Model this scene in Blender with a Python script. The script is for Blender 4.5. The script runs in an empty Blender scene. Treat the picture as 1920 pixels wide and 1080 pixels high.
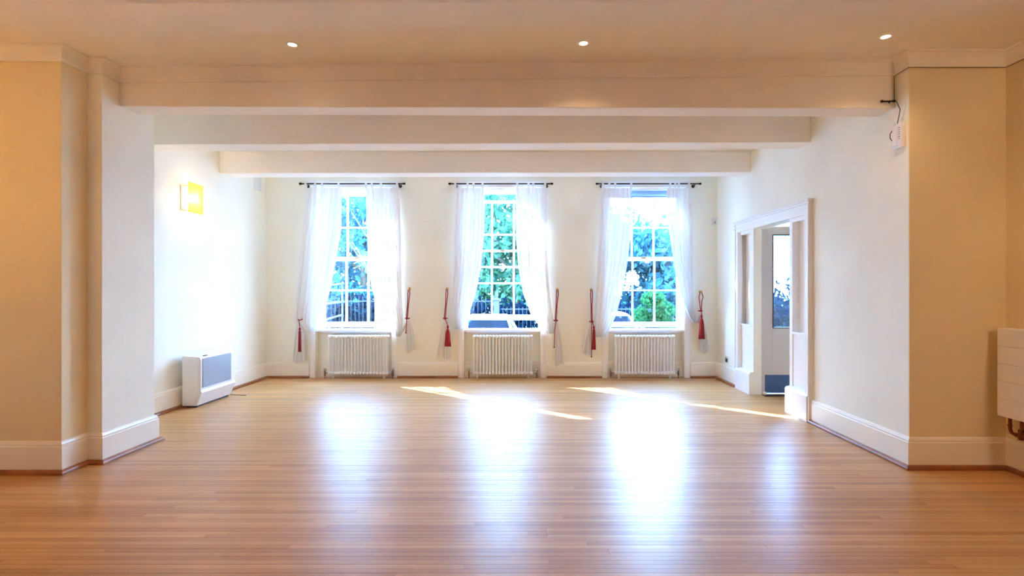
import bpy, bmesh, math, random
from math import sin, cos, pi, radians, sqrt
from mathutils import Vector, Matrix

SC = bpy.context.scene
COL = SC.collection
random.seed(7)

# ------------------------------------------------------------------ camera
F = 1000.0; VX, VY, CH = 990.0, 541.0, 1.30
cd = bpy.data.cameras.new('camera'); cam = bpy.data.objects.new('camera', cd); COL.objects.link(cam)
cam.location = (0, 0, CH); cam.rotation_euler = (radians(90), 0, 0)
cd.sensor_width = 36; cd.lens = F / 1920 * 36
cd.shift_x = -(VX - 960) / 1920; cd.shift_y = (VY - 540) / 1920
cd.clip_start = 0.05; cd.clip_end = 500
SC.camera = cam

# ------------------------------------------------------------------ world, sun, exposure
SKY = 45.0
w = bpy.data.worlds.new('sky'); SC.world = w; w.use_nodes = True
nt = w.node_tree; nt.nodes.clear()
wo = nt.nodes.new('ShaderNodeOutputWorld'); bg = nt.nodes.new('ShaderNodeBackground')
tc = nt.nodes.new('ShaderNodeTexCoord'); sx = nt.nodes.new('ShaderNodeSeparateXYZ'); cr = nt.nodes.new('ShaderNodeValToRGB')
nt.links.new(tc.outputs['Generated'], sx.inputs[0]); nt.links.new(sx.outputs['Z'], cr.inputs[0])
cr.color_ramp.elements[0].position = 0.0; cr.color_ramp.elements[0].color = (0.38, 0.68, 1.0, 1)
cr.color_ramp.elements[1].position = 0.8; cr.color_ramp.elements[1].color = (0.20, 0.46, 1.0, 1)
nt.links.new(cr.outputs[0], bg.inputs[0]); bg.inputs[1].default_value = SKY
nt.links.new(bg.outputs[0], wo.inputs[0])

sl = bpy.data.lights.new('sun', 'SUN'); so = bpy.data.objects.new('sun', sl); COL.objects.link(so)
sl.energy = 58; sl.angle = radians(0.6); sl.color = (0.80, 0.90, 1.0)
SUN_DIR = Vector((0.78, -0.62, -0.60)).normalized()      # the way the light travels
so.rotation_euler = SUN_DIR.to_track_quat('-Z', 'Y').to_euler(); so.location = (-12, 18, 12)

def portal(x, z, sx_, sz_, y=8.17):
    l = bpy.data.lights.new('window_portal', 'AREA'); o = bpy.data.objects.new('window_portal', l); COL.objects.link(o)
    l.shape = 'RECTANGLE'; l.size = sx_; l.size_y = sz_; l.cycles.is_portal = True
    o.location = (x, y, z); o.rotation_euler = (radians(-90), 0, 0)
for px_ in (-2.54, -0.375, 1.72): portal(px_, 1.75, 1.1, 2.1)
portal(4.0, 1.43, 1.4, 2.1, 8.67)

vs = SC.view_settings
SC.display_settings.display_device = 'sRGB'
vs.view_transform = 'Standard'; vs.look = 'None'; vs.gamma = 1.0; vs.use_curve_mapping = False
vs.exposure = 0.55
cy = SC.cycles
cy.use_denoising = True; cy.max_bounces = 16; cy.diffuse_bounces = 12; cy.glossy_bounces = 5
cy.transmission_bounces = 6; cy.transparent_max_bounces = 24; cy.sample_clamp_indirect = 12
cy.caustics_reflective = False; cy.caustics_refractive = False

# ------------------------------------------------------------------ materials
def lin(c):
    return tuple((v / 255 / 12.92) if v / 255 <= 0.04045 else ((v / 255 + 0.055) / 1.055) ** 2.4 for v in c)

def mat(name, rgb, rough=0.5, metal=0.0, bump=0.0, bscale=200, mottling=0.0, mscale=3.0, coat=0.0, spec=0.5):
    m = bpy.data.materials.new(name); m.use_nodes = True
    n = m.node_tree.nodes; L = m.node_tree.links; b = n['Principled BSDF']
    c = lin(rgb)
    b.inputs['Base Color'].default_value = (*c, 1); b.inputs['Roughness'].default_value = rough
    b.inputs['Metallic'].default_value = metal; b.inputs['Coat Weight'].default_value = coat
    b.inputs['Specular IOR Level'].default_value = spec
    if bump or mottling:
        t = n.new('ShaderNodeTexCoord')
    if mottling:
        ns = n.new('ShaderNodeTexNoise'); ns.inputs['Scale'].default_value = mscale; ns.inputs['Detail'].default_value = 6
        L.new(t.outputs['Object'], ns.inputs['Vector'])
        r = n.new('ShaderNodeValToRGB')
        r.color_ramp.elements[0].position = 0.3; r.color_ramp.elements[0].color = (*[v * (1 - mottling) for v in c], 1)
        r.color_ramp.elements[1].position = 0.7; r.color_ramp.elements[1].color = (*[min(1, v * (1 + mottling * 0.5)) for v in c], 1)
        L.new(ns.outputs['Fac'], r.inputs[0]); L.new(r.outputs[0], b.inputs['Base Color'])
    if bump:
        nb = n.new('ShaderNodeTexNoise'); nb.inputs['Scale'].default_value = bscale; nb.inputs['Detail'].default_value = 3
        L.new(t.outputs['Object'], nb.inputs['Vector'])
        bp = n.new('ShaderNodeBump'); bp.inputs['Strength'].default_value = bump; bp.inputs['Distance'].default_value = 0.003
        L.new(nb.outputs['Fac'], bp.inputs['Height']); L.new(bp.outputs[0], b.inputs['Normal'])
    return m

M = {}
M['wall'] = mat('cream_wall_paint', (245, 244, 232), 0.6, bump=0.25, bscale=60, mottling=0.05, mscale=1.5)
M['wall_warm_lit'] = mat('cream_paint_with_amber_light', (238, 222, 184), 0.6, bump=0.25, bscale=60, mottling=0.05, mscale=1.5)  # far room's cream, with the near hall's dim amber light put into it
M['ceiling'] = mat('ceiling_paint', (244, 240, 232), 0.7, bump=0.12, bscale=40, mottling=0.03)
M['trim'] = mat('white_gloss_paint', (247, 247, 247), 0.25, bump=0.05, bscale=30)
M['skirting'] = mat('cream_skirting_paint', (246, 241, 228), 0.28, bump=0.05, bscale=30)
M['white'] = mat('white_enamel', (246, 247, 250), 0.3)
M['strip'] = mat('brown_wood_strip', (150, 88, 44), 0.35, mottling=0.3, mscale=9)
M['rod'] = mat('dark_bronze_rod', (48, 34, 34), 0.4, 0.6)
M['brass'] = mat('brass', (190, 150, 80), 0.35, 0.9)
M['red'] = mat('crimson_cord', (150, 18, 26), 0.8, bump=0.4, bscale=500)
M['copper'] = mat('tarnished_copper', (150, 78, 44), 0.4, 0.8, mottling=0.3, mscale=30)
M['chrome'] = mat('chrome', (190, 190, 195), 0.25, 0.9)
M['rust'] = mat('rusty_metal', (70, 38, 28), 0.8, 0.3, mottling=0.4, mscale=60)
M['cable'] = mat('grey_cable', (134, 116, 88), 0.6)
M['cable_dark'] = mat('dark_cable', (45, 45, 52), 0.6)
M['heater'] = mat('heater_white_metal', (236, 232, 230), 0.35)
M['grille'] = mat('heater_grey_grille', (168, 172, 182), 0.45, 0.2)
M['plastic'] = mat('white_plastic', (232, 232, 236), 0.35)
M['dark'] = mat('dark_plastic', (60, 60, 66), 0.5)
M['kick'] = mat('blue_kick_plate', (70, 100, 150), 0.4, 0.2, mottling=0.12, mscale=8)
M['door'] = mat('door_paint', (208, 200, 206), 0.4, bump=0.1, bscale=30, mottling=0.04)
M['asphalt'] = mat('asphalt', (60, 66, 76), 0.9, mottling=0.2, mscale=2)
M['paving'] = mat('paving', (96, 100, 106), 0.9, mottling=0.2, mscale=1)
M['lawn'] = mat('grass_green', (40, 72, 40), 0.9, mottling=0.4, mscale=3)
M['bark'] = mat('bark', (84, 70, 58), 0.9, mottling=0.4, mscale=6)
M['iron'] = mat('painted_iron', (24, 28, 40), 0.6)
M['stone'] = mat('stone', (62, 70, 84), 0.85, mottling=0.2, mscale=4)
M['exterior'] = mat('brickwork', (140, 110, 92), 0.9, mottling=0.2, mscale=5)
M['carwhite'] = mat('white_car_paint', (236, 238, 240), 0.2, coat=0.5)
M['cardark'] = mat('dark_blue_car_paint', (30, 44, 80), 0.2, coat=0.6)
M['tyre'] = mat('tyre_rubber', (24, 24, 26), 0.8)
M['seat'] = mat('car_seat_cloth', (40, 66, 84), 0.9)
M['carglass'] = mat('car_glass', (40, 70, 110), 0.05, coat=0.5)
M['lamp_red'] = mat('red_car_lamp', (190, 30, 40), 0.3)
M['blind'] = mat('blue_grey_blind_cloth', (140, 165, 205), 0.8)
M['subfloor'] = mat('dark_subfloor', (50, 30, 16), 0.9)

def wood(name, rnd):
    m = bpy.data.materials.new(name); m.use_nodes = True
    n = m.node_tree.nodes; L = m.node_tree.links; b = n['Principled BSDF']
    t = n.new('ShaderNodeTexCoord'); g = n.new('ShaderNodeNewGeometry'); oi = n.new('ShaderNodeObjectInfo')
    r = oi.outputs['Random'] if rnd == 'object' else g.outputs['Random Per Island']
    mp = n.new('ShaderNodeMapping'); mp.inputs['Scale'].default_value = (1.6, 60, 1)
    comb = n.new('ShaderNodeCombineXYZ'); mul = n.new('ShaderNodeMath'); mul.operation = 'MULTIPLY'; mul.inputs[1].default_value = 37
    L.new(r, mul.inputs[0]); L.new(mul.outputs[0], comb.inputs[0]); L.new(mul.outputs[0], comb.inputs[2])
    L.new(comb.outputs[0], mp.inputs['Location']); L.new(g.outputs['Position'], mp.inputs['Vector'])
    ns = n.new('ShaderNodeTexNoise'); ns.inputs['Scale'].default_value = 1.6; ns.inputs['Detail'].default_value = 8; ns.inputs['Roughness'].default_value = 0.65
    L.new(mp.outputs[0], ns.inputs['Vector'])
    ad = n.new('ShaderNodeMath'); ad.operation = 'MULTIPLY_ADD'; ad.inputs[1].default_value = 0.42; L.new(r, ad.inputs[0])
    m2 = n.new('ShaderNodeMath'); m2.operation = 'MULTIPLY'; m2.inputs[1].default_value = 0.6; L.new(ns.outputs['Fac'], m2.inputs[0])
    L.new(m2.outputs[0], ad.inputs[2])
    cr = n.new('ShaderNodeValToRGB'); e = cr.color_ramp.elements
    e[0].position = 0.15; e[0].color = (*lin((168, 114, 58)), 1)
    e[1].position = 0.85; e[1].color = (*lin((218, 168, 106)), 1)
    k = e.new(0.5); k.color = (*lin((198, 144, 84)), 1)
    L.new(ad.outputs[0], cr.inputs[0])
    # wear with a shape of its own: scuffs and dark dints
    wn = n.new('ShaderNodeTexNoise'); wn.inputs['Scale'].default_value = 1.1; wn.inputs['Detail'].default_value = 9; wn.inputs['Roughness'].default_value = 0.7
    L.new(g.outputs['Position'], wn.inputs['Vector'])
    wr = n.new('ShaderNodeValToRGB'); wr.color_ramp.elements[0].position = 0.35; wr.color_ramp.elements[0].color = (0.86, 0.84, 0.8, 1)
    wr.color_ramp.elements[1].position = 0.6; wr.color_ramp.elements[1].color = (1, 1, 1, 1)
    L.new(wn.outputs['Fac'], wr.inputs[0])
    mx = n.new('ShaderNodeMixRGB'); mx.blend_type = 'MULTIPLY'; mx.inputs[0].default_value = 1
    L.new(cr.outputs[0], mx.inputs[1]); L.new(wr.outputs[0], mx.inputs[2]); L.new(mx.outputs[0], b.inputs['Base Color'])
    # fine scratches
    sc = n.new('ShaderNodeTexNoise'); sc.inputs['Scale'].default_value = 3; sc.inputs['Detail'].default_value = 6
    L.new(mp.outputs[0], sc.inputs['Vector'])
    mr = n.new('ShaderNodeMapRange'); mr.inputs['To Min'].default_value = 0.28; mr.inputs['To Max'].default_value = 0.36
    L.new(sc.outputs['Fac'], mr.inputs['Value']); L.new(mr.outputs[0], b.inputs['Roughness'])
    bp = n.new('ShaderNodeBump'); bp.inputs['Strength'].default_value = 0.03; bp.inputs['Distance'].default_value = 0.001
    L.new(ns.outputs['Fac'], bp.inputs['Height']); L.new(bp.outputs[0], b.inputs['Normal'])
    b.inputs['Specular IOR Level'].default_value = 0.15
    b.inputs['Coat Weight'].default_value = 0.65; b.inputs['Coat Roughness'].default_value = 0.5; b.inputs['Coat IOR'].default_value = 1.45
    return m
M['board'] = wood('honey_floorboard', 'object'); M['boards'] = wood('honey_floorboards_joined', 'island')

def thin_glass(name, tint=(1, 1, 1), refl=1.0):
    m = bpy.data.materials.new(name); m.use_nodes = True
    n = m.node_tree.nodes; L = m.node_tree.links; n.clear()
    o = n.new('ShaderNodeOutputMaterial'); mx = n.new('ShaderNodeMixShader'); t = n.new('ShaderNodeBsdfTransparent'); g = n.new('ShaderNodeBsdfGlossy')
    t.inputs[0].default_value = (*tint, 1); g.inputs['Roughness'].default_value = 0.02
    lw = n.new('ShaderNodeLayerWeight'); lw.inputs[0].default_value = 0.5
    pw = n.new('ShaderNodeMath'); pw.operation = 'POWER'; pw.inputs[1].default_value = 5; L.new(lw.outputs['Facing'], pw.inputs[0])
    fr = n.new('ShaderNodeMath'); fr.operation = 'MULTIPLY_ADD'; fr.inputs[1].default_value = 0.96 * refl; fr.inputs[2].default_value = 0.04 * refl; L.new(pw.outputs[0], fr.inputs[0])
    L.new(fr.outputs[0], mx.inputs[0]); L.new(t.outputs[0], mx.inputs[1]); L.new(g.outputs[0], mx.inputs[2]); L.new(mx.outputs[0], o.inputs[0])
    return m
M['glass'] = thin_glass('window_glass', (0.96, 0.98, 1.0))
M['doorglass'] = thin_glass('door_glass', (0.85, 0.93, 1.0))

M['screen'] = thin_glass('tinted_car_glass', (0.10, 0.16, 0.24), 0.2)

def sheer(name, rgb, transp=0.3, transl=0.55, tk=1.0):
    m = bpy.data.materials.new(name); m.use_nodes = True
    n = m.node_tree.nodes; L = m.node_tree.links; n.clear()
    o = n.new('ShaderNodeOutputMaterial'); c = (*lin(rgb), 1)
    d = n.new('ShaderNodeBsdfDiffuse'); d.inputs[0].default_value = c
    tl = n.new('ShaderNodeBsdfTranslucent'); tl.inputs[0].default_value = (c[0] * tk, c[1] * tk, c[2] * tk, 1)
    tp = n.new('ShaderNodeBsdfTransparent')
    # fine weave: the thread density wanders along the cloth
    t = n.new('ShaderNodeTexCoord'); ns = n.new('ShaderNodeTexNoise'); ns.inputs['Scale'].default_value = 9
    L.new(t.outputs['Object'], ns.inputs['Vector'])
    mr = n.new('ShaderNodeMapRange'); mr.inputs['To Min'].default_value = transp * 0.8; mr.inputs['To Max'].default_value = transp * 1.2
    L.new(ns.outputs['Fac'], mr.inputs['Value'])
    a = n.new('ShaderNodeMixShader'); a.inputs[0].default_value = transl; L.new(d.outputs[0], a.inputs[1]); L.new(tl.outputs[0], a.inputs[2])
    b = n.new('ShaderNodeMixShader'); L.new(mr.outputs[0], b.inputs[0]); L.new(a.outputs[0], b.inputs[1]); L.new(tp.outputs[0], b.inputs[2])
    L.new(b.outputs[0], o.inputs[0]); return m
M['voile'] = sheer('white_voile', (253, 253, 254), 0.05, 0.14, 0.46)
M['amber'] = sheer('amber_glass_shade', (255, 214, 120), 0.16, 0.8)

def leafmat(name, rgb, rgb2):
    m = bpy.data.materials.new(name); m.use_nodes = True
    n = m.node_tree.nodes; L = m.node_tree.links; n.clear()
    o = n.new('ShaderNodeOutputMaterial'); g = n.new('ShaderNodeNewGeometry'); cr = n.new('ShaderNodeValToRGB')
    cr.color_ramp.elements[0].color = (*lin(rgb), 1); cr.color_ramp.elements[1].color = (*lin(rgb2), 1)
    L.new(g.outputs['Random Per Island'], cr.inputs[0])
    d = n.new('ShaderNodeBsdfDiffuse'); tl = n.new('ShaderNodeBsdfTranslucent'); a = n.new('ShaderNodeMixShader'); a.inputs[0].default_value = 0.4
    L.new(cr.outputs[0], d.inputs[0]); L.new(cr.outputs[0], tl.inputs[0]); L.new(d.outputs[0], a.inputs[1]); L.new(tl.outputs[0], a.inputs[2])
    L.new(a.outputs[0], o.inputs[0]); return m
M['leaf_dark'] = leafmat('dark_leaves', (32, 68, 82), (66, 110, 118))
M['leaf_mid'] = leafmat('mid_leaves', (48, 94, 80), (92, 136, 98))
M['leaf_light'] = leafmat('light_leaves', (26, 76, 50), (58, 106, 58))

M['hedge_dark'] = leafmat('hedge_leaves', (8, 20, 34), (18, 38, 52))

def emit(name, rgb, s):
    m = bpy.data.materials.new(name); m.use_nodes = True
    n = m.node_tree.nodes; L = m.node_tree.links; n.clear()
    o = n.new('ShaderNodeOutputMaterial'); e = n.new('ShaderNodeEmission'); e.inputs[0].default_value = (*rgb, 1); e.inputs[1].default_value = s
    L.new(e.outputs[0], o.inputs[0]); return m
M['bulb'] = emit('glowing_bulb', (1.0, 0.84, 0.62), 45)
M['spot'] = emit('glowing_spot_bulb', (1.0, 0.82, 0.58), 14)

# ------------------------------------------------------------------ mesh helpers
class MB:
    def __init__(s): s.v = []; s.f = []; s.sm = []
    def add(s, vs, fs, smooth=False):
        o = len(s.v); s.v += [tuple(v) for v in vs]; s.f += [tuple(i + o for i in f) for f in fs]; s.sm += [smooth] * len(fs); return s
    def box(s, x0, x1, y0, y1, z0, z1):
        return s.add([(x0, y0, z0), (x1, y0, z0), (x1, y1, z0), (x0, y1, z0), (x0, y0, z1), (x1, y0, z1), (x1, y1, z1), (x0, y1, z1)],
                     [(0, 3, 2, 1), (4, 5, 6, 7), (0, 1, 5, 4), (1, 2, 6, 5), (2, 3, 7, 6), (3, 0, 4, 7)])
    def hexa(s, b, t):   # 4 bottom pts, 4 top pts
        return s.add(list(b) + list(t), [(0, 3, 2, 1), (4, 5, 6, 7), (0, 1, 5, 4), (1, 2, 6, 5), (2, 3, 7, 6), (3, 0, 4, 7)])
    def prism(s, prof, axis, a, b, smooth=False):   # closed profile of 2D pts extruded along axis
        def p(u, v, w):
            return {'x': (w, u, v), 'y': (u, w, v), 'z': (u, v, w)}[axis]
        n = len(prof); vs = [p(u, v, a) for u, v in prof] + [p(u, v, b) for u, v in prof]
        fs = [(i, (i + 1) % n, n + (i + 1) % n, n + i) for i in range(n)]
        s.add(vs, fs, smooth); o = len(s.v) - 2 * n
        s.f += [tuple(o + i for i in reversed(range(n))), tuple(o + n + i for i in range(n))]; s.sm += [False, False]
        return s
    def tube(s, path, r, seg=8, caps=True, smooth=True):
        P = [Vector(p) for p in path]; n = len(P)
        R = r if isinstance(r, (list, tuple)) else [r] * n
        up = None; vs = []
        for i in range(n):
            t = (P[min(i + 1, n - 1)] - P[max(i - 1, 0)]).normalized()
            if up is None:
                up = Vector((0, 0, 1)) if abs(t.z) < 0.9 else Vector((1, 0, 0))
            a = up - t * up.dot(t)
            if a.length < 1e-5: a = t.orthogonal()
            a.normalize(); up = a; b = t.cross(a)
            for k in range(seg):
                th = 2 * pi * k / seg; vs.append(P[i] + (a * cos(th) + b * sin(th)) * R[i])
        fs = [(i * seg + k, i * seg + (k + 1) % seg, (i + 1) * seg + (k + 1) % seg, (i + 1) * seg + k) for i in range(n - 1) for k in range(seg)]
        s.add(vs, fs, smooth); o = len(s.v) - n * seg
        if caps:
            s.f += [tuple(o + k for k in reversed(range(seg))), tuple(o + (n - 1) * seg + k for k in range(seg))]; s.sm += [False, False]
        return s
    def lathe(s, prof, c=(0, 0, 0), axis='z', seg=16):
        vs = []
        for r, h in prof:
            for k in range(seg):
                a = 2 * pi * k / seg; u, v = r * cos(a), r * sin(a)
                q = {'z': (u, v, h), 'y': (u, h, v), 'x': (h, u, v)}[axis]
                vs.append((c[0] + q[0], c[1] + q[1], c[2] + q[2]))
        n = len(prof)
        return s.add(vs, [(i * seg + k, i * seg + (k + 1) % seg, (i + 1) * seg + (k + 1) % seg, (i + 1) * seg + k) for i in range(n - 1) for k in range(seg)], True)
    def sphere(s, c, r, seg=12, rings=8, sc=(1, 1, 1)):
        vs = []
        for i in range(rings + 1):
            th = pi * i / rings
            for k in range(seg):
                ph = 2 * pi * k / seg
                vs.append((c[0] + r * sc[0] * sin(th) * cos(ph), c[1] + r * sc[1] * sin(th) * sin(ph), c[2] + r * sc[2] * cos(th)))
        return s.add(vs, [(i * seg + k, (i + 1) * seg + k, (i + 1) * seg + (k + 1) % seg, i * seg + (k + 1) % seg) for i in range(rings) for k in range(seg)], True)
    def sweep(s, prof, path):   # prof: closed [(out, z)]; path: plan points, the room lies on the left hand; mitred
        n = len(path); P = [Vector(p) for p in path]; rows = []
        for i in range(n):
            if i == 0: d = (P[1] - P[0]).normalized(); nn = Vector((-d.y, d.x))
            elif i == n - 1: d = (P[-1] - P[-2]).normalized(); nn = Vector((-d.y, d.x))
            else:
                d0 = (P[i] - P[i - 1]).normalized(); d1 = (P[i + 1] - P[i]).normalized()
                n0 = Vector((-d0.y, d0.x)); n1 = Vector((-d1.y, d1.x)); nn = n0 + n1; nn = nn / max(1e-6, nn.dot(n0))
            rows.append([(P[i].x + nn.x * o, P[i].y + nn.y * o, z) for o, z in prof])
        m = len(prof); vs = [v for r in rows for v in r]
        fs = [(i * m + k, (i + 1) * m + k, (i + 1) * m + (k + 1) % m, i * m + (k + 1) % m) for i in range(n - 1) for k in range(m)]
        fs += [tuple(range(m)), tuple((n - 1) * m + k for k in reversed(range(m)))]
        return s.add(vs, fs)
    def mesh(s, name, m):
        me = bpy.data.meshes.new(name); me.from_pydata(s.v, [], s.f); me.polygons.foreach_set('use_smooth', s.sm)
        if m: me.materials.append(M[m] if isinstance(m, str) else m)
        me.validate(); me.update()
        bm = bmesh.new(); bm.from_mesh(me); bmesh.ops.recalc_face_normals(bm, faces=bm.faces); bm.to_mesh(me); bm.free()
        return me

def link(name, me, parent=None, bev=0.0, seg=2):
    o = bpy.data.objects.new(name, me); COL.objects.link(o)
    if parent is not None:
        o.parent = parent
        if parent.type == 'EMPTY' or True:
            o.matrix_parent_inverse = Matrix.Identity(4)
            o.location = -root_loc(parent)
    if bev:
        b = o.modifiers.new('bevel', 'BEVEL'); b.width = bev; b.segments = seg; b.limit_method = 'ANGLE'; b.angle_limit = radians(40)
        b.harden_normals = False
    return o
def root_loc(p):
    v = Vector((0, 0, 0))
    while p is not None: v += Vector(p.location); p = p.parent
    return v
def obj(name, mb, m, parent=None, bev=0.0, **kw):
    return link(name, mb.mesh(name, m), parent, bev, **kw)
def tag(o, label=None, cat=None, group=None, kind=None):
    if label: o['label'] = label
    if cat: o['category'] = cat
    if group: o['group'] = group
    if kind: o['kind'] = kind
    return o
def empty(name, loc, label, cat, group=None, kind=None):
    o = bpy.data.objects.new(name, None); COL.objects.link(o); o.location = loc; o.empty_display_size = 0.1
    return tag(o, label, cat, group, kind)
def P(px, py, Y): return Vector(((px - VX) * Y / F, Y, CH + (VY - py) * Y / F))
def struct(name, mb, m, label, cat, bev=0.0): return tag(obj(name, mb, m, None, bev), label, cat, kind='structure')

# ------------------------------------------------------------------ room shell
XL, XR, YB, ZC = -3.82, 2.76, 7.78, 3.0
XP, YP0, YP1 = -3.18, 3.98, 4.54            # left pier
XA, YA = -3.29, 3.76                        # nearer left wall face
XRR, YR = 3.46, 3.86                        # right alcove
XLL, YF = -4.2, -9.0
WX = (-2.54, -0.375, 1.72); WW = 0.555      # window centres and half opening
ZS, ZH = 0.70, 2.77
T = 0.37

mb = MB()
xs = [XL - 0.2] + [v for c in WX for v in (c - WW, c + WW)] + [XR + 0.14]
for a, b in ((0, 1), (2, 3), (4, 5), (6, 7)): mb.box(xs[a], xs[b], YB, YB + T, 0, 3.3)
for c in WX:
    mb.box(c - WW, c + WW, YB, YB + T, ZH, 3.3)
    mb.box(c - WW, c + WW, YB + 0.09, YB + T, 0, ZS - 0.03)
wall_back = struct('wall_back', mb, 'wall', 'cream back wall with three tall windows, small marks and old fittings', 'wall')

mb = MB()
mb.box(XR, XR + 0.14, YR + 0.01, 5.20, 0, 3.3); mb.box(XR, XR + 0.14, 6.98, YB, 0, 3.3); mb.box(XR, XR + 0.14, 5.20, 6.98, 2.13, 3.3)
wall_right = struct('wall_right', mb, 'wall', 'pale right wall lit by daylight with the wide doorway in it', 'wall')
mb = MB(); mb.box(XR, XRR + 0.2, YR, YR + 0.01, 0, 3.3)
struct('wall_alcove', mb, 'wall_warm_lit', 'shaded tan end wall at far right facing the camera, beside the panel radiator', 'wall')
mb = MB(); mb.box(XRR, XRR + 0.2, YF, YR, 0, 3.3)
struct('wall_side', mb, 'wall_warm_lit', 'tan side wall at the far right carrying the panel radiator', 'wall')
mb = MB(); mb.box(XL - 0.2, XL, YP1, YB, 0, 3.3)
struct('wall_left', mb, 'wall', 'bright left wall with the glowing sconce and convector heater', 'wall')
mb = MB(); mb.box(XL - 0.2, XP, YP0, YP1, 0, 3.3)
struct('pillar', mb, 'wall', 'left pier with a lilac-lit side under the deep beam', 'pillar', bev=0.004)
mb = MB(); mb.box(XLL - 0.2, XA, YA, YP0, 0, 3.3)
struct('wall_left_return', mb, 'wall_warm_lit', 'amber-lit wall return at the far left edge, stepping back to the pier', 'wall', bev=0.004)
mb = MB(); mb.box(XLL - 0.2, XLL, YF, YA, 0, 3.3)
struct('wall_left_front', mb, 'wall_warm_lit', 'left side wall of the near end of the hall', 'wall')
mb = MB(); mb.box(XLL, -3.25, 2.12, 2.62, 0, 3.3)
struct('pillar', mb, 'wall', 'left pier under the nearest ceiling beam', 'pillar')
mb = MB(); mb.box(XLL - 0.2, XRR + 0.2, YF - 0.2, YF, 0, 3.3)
struct('wall_front', mb, 'wall_warm_lit', 'rear wall of the hall behind the camera', 'wall')
mb = MB(); mb.box(XLL - 0.2, XRR + 0.2, YF - 0.2, YB + T, ZC, ZC + 0.3)
struct('ceiling', mb, 'ceiling', 'pinkish cream plaster ceiling with three downlights', 'ceiling')

# beams: skewed slightly, as the old building is
def beam(yl0, yr0, dy, zl, zr, x0, x1, label):
    m = MB(); m.hexa([(x0, yl0, zl), (x1, yr0, zr), (x1, yr0 + dy, zr), (x0, yl0 + dy, zl)],
                     [(x0, yl0, ZC), (x1, yr0, ZC), (x1, yr0 + dy, ZC), (x0, yl0 + dy, ZC)])
    return struct('beam', m, 'ceiling', label, 'beam', bev=0.006)
beam(2.29, 2.25, 0.31, 2.68, 2.68, XLL, XRR, 'nearest ceiling beam, only its soffit showing along the top edge')
beam(4.15, 4.01, 0.20, 2.718, 2.655, XP, XR, 'deep cream ceiling beam with a moulding on top, under the downlights')
beam(5.20, 5.20, 0.25, 2.704, 2.726, XL, XR, 'middle ceiling beam, behind the deep moulded one')
beam(6.60, 6.60, 0.25, 2.726, 2.739, XL, XR, 'rearmost and lowest looking ceiling beam, just before the windows')

# skirting, wood strip, cornice
SK = [(0, 0), (0.024, 0), (0.024, 0.188), (0.017, 0.194), (0.019, 0.204), (0.012, 0.220), (0.004, 0.226), (0, 0.226)]
ST = [(0.0, 0), (0.054, 0), (0.054, 0.014), (0.048, 0.024), (0.036, 0.030), (0.024, 0.031), (0, 0.031)]
def run(side, path, st=True, sk=True, lab=''):
    if sk:
        m = MB(); m.sweep(SK, path); struct('baseboard_' + side, m, 'skirting', 'white moulded skirting board ' + lab, 'skirting board')
    if st:
        m = MB(); m.sweep(ST, path)
        struct('trim_' + side, m, 'strip', 'brown wooden floor bead ' + lab, 'floor bead')
run('right_front', [(XRR, YF), (XRR, YR), (XR, YR), (XR, 5.165)], lab='round the right-hand corner and alcove')
run('right', [(XR, 7.01), (XR, YB), (WX[2] + 0.645, YB)], lab='in the back right corner')
run('back_right', [(WX[2] - 0.645, YB), (WX[1] + 0.645, YB)], lab='between the middle and right windows')
run('back_left', [(WX[1] - 0.645, YB), (WX[0] + 0.645, YB)], lab='between the left and middle windows')
run('left', [(WX[0] - 0.645, YB), (XL, YB), (XL, YP1)], lab='along the bright left wall')
run('left_front', [(XL + 0.3, YP1), (XP, YP1), (XP, YP0), (XA, YP0), (XA, YA), (XLL, YA), (XLL, YF)], lab='round the stepped left pier')
for i, c in enumerate(WX):
    m = MB(); m.sweep(SK, [(c + WW, YB + 0.09), (c - WW, YB + 0.09)])
    struct('baseboard_window_%d' % (i + 1), m, 'skirting', 'skirting board in the recess behind the %s radiator' % ('left', 'middle', 'right')[i], 'skirting board')
def cove(h=0.10, p=0.075):
    pr = [(0, ZC), (0, ZC - h), (0.012, ZC - h), (0.012, ZC - h + 0.012)]
    for i in range(7):
        a = pi / 2 * i / 6
        pr.append((0.014 + (p - 0.026) * (1 - cos(a)), ZC - h + 0.014 + (h - 0.026) * sin(a)))
    pr += [(p, ZC - 0.012), (p, ZC)]
    return pr
m = MB()
m.sweep(cove(), [(XRR, YF), (XRR, YR), (XR, YR), (XR, 4.01), (XP, 4.15), (XP, YP0), (XA, YP0), (XA, YA), (XLL, YA), (XLL, 2.62)])
struct('trim_cornice', m, 'ceiling', 'coved plaster cornice stepping round the piers and along the deep beam', 'cornice')

# ------------------------------------------------------------------ floor
PITCH = 0.038
m = MB(); m.box(XLL - 0.1, 5.2, YF, 8.7, -0.12, -0.010)
floor = struct('floor', m, 'subfloor', 'glossy honey-coloured strip wood floor running across the room', 'floor')
def xrange(y):
    if y < YA: return XLL, XRR
    if y < YR: return XA, XRR
    if y < YP0: return XA, 5.0
    if y < YP1: return XP, 5.0
    return XL, 5.0
def board_shape(m, x0, x1, y0, y1, z=0.0):
    g = 0.0003; c = 0.0006; b = z - 0.012
    x0 += g; x1 -= g; y0 += g; y1 -= g
    m.add([(x0, y0, b), (x1, y0, b), (x1, y1, b), (x0, y1, b), (x0, y0, z - c), (x1, y0, z - c), (x1, y1, z - c), (x0, y1, z - c),
           (x0 + c, y0 + c, z), (x1 - c, y0 + c, z), (x1 - c, y1 - c, z), (x0 + c, y1 - c, z)],
          [(0, 1, 5, 4), (1, 2, 6, 5), (2, 3, 7, 6), (3, 0, 4, 7), (4, 5, 9, 8), (5, 6, 10, 9), (6, 7, 11, 10), (7, 4, 8, 11), (8, 9, 10, 11)])
rr = random.Random(3)
unit = {}
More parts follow.
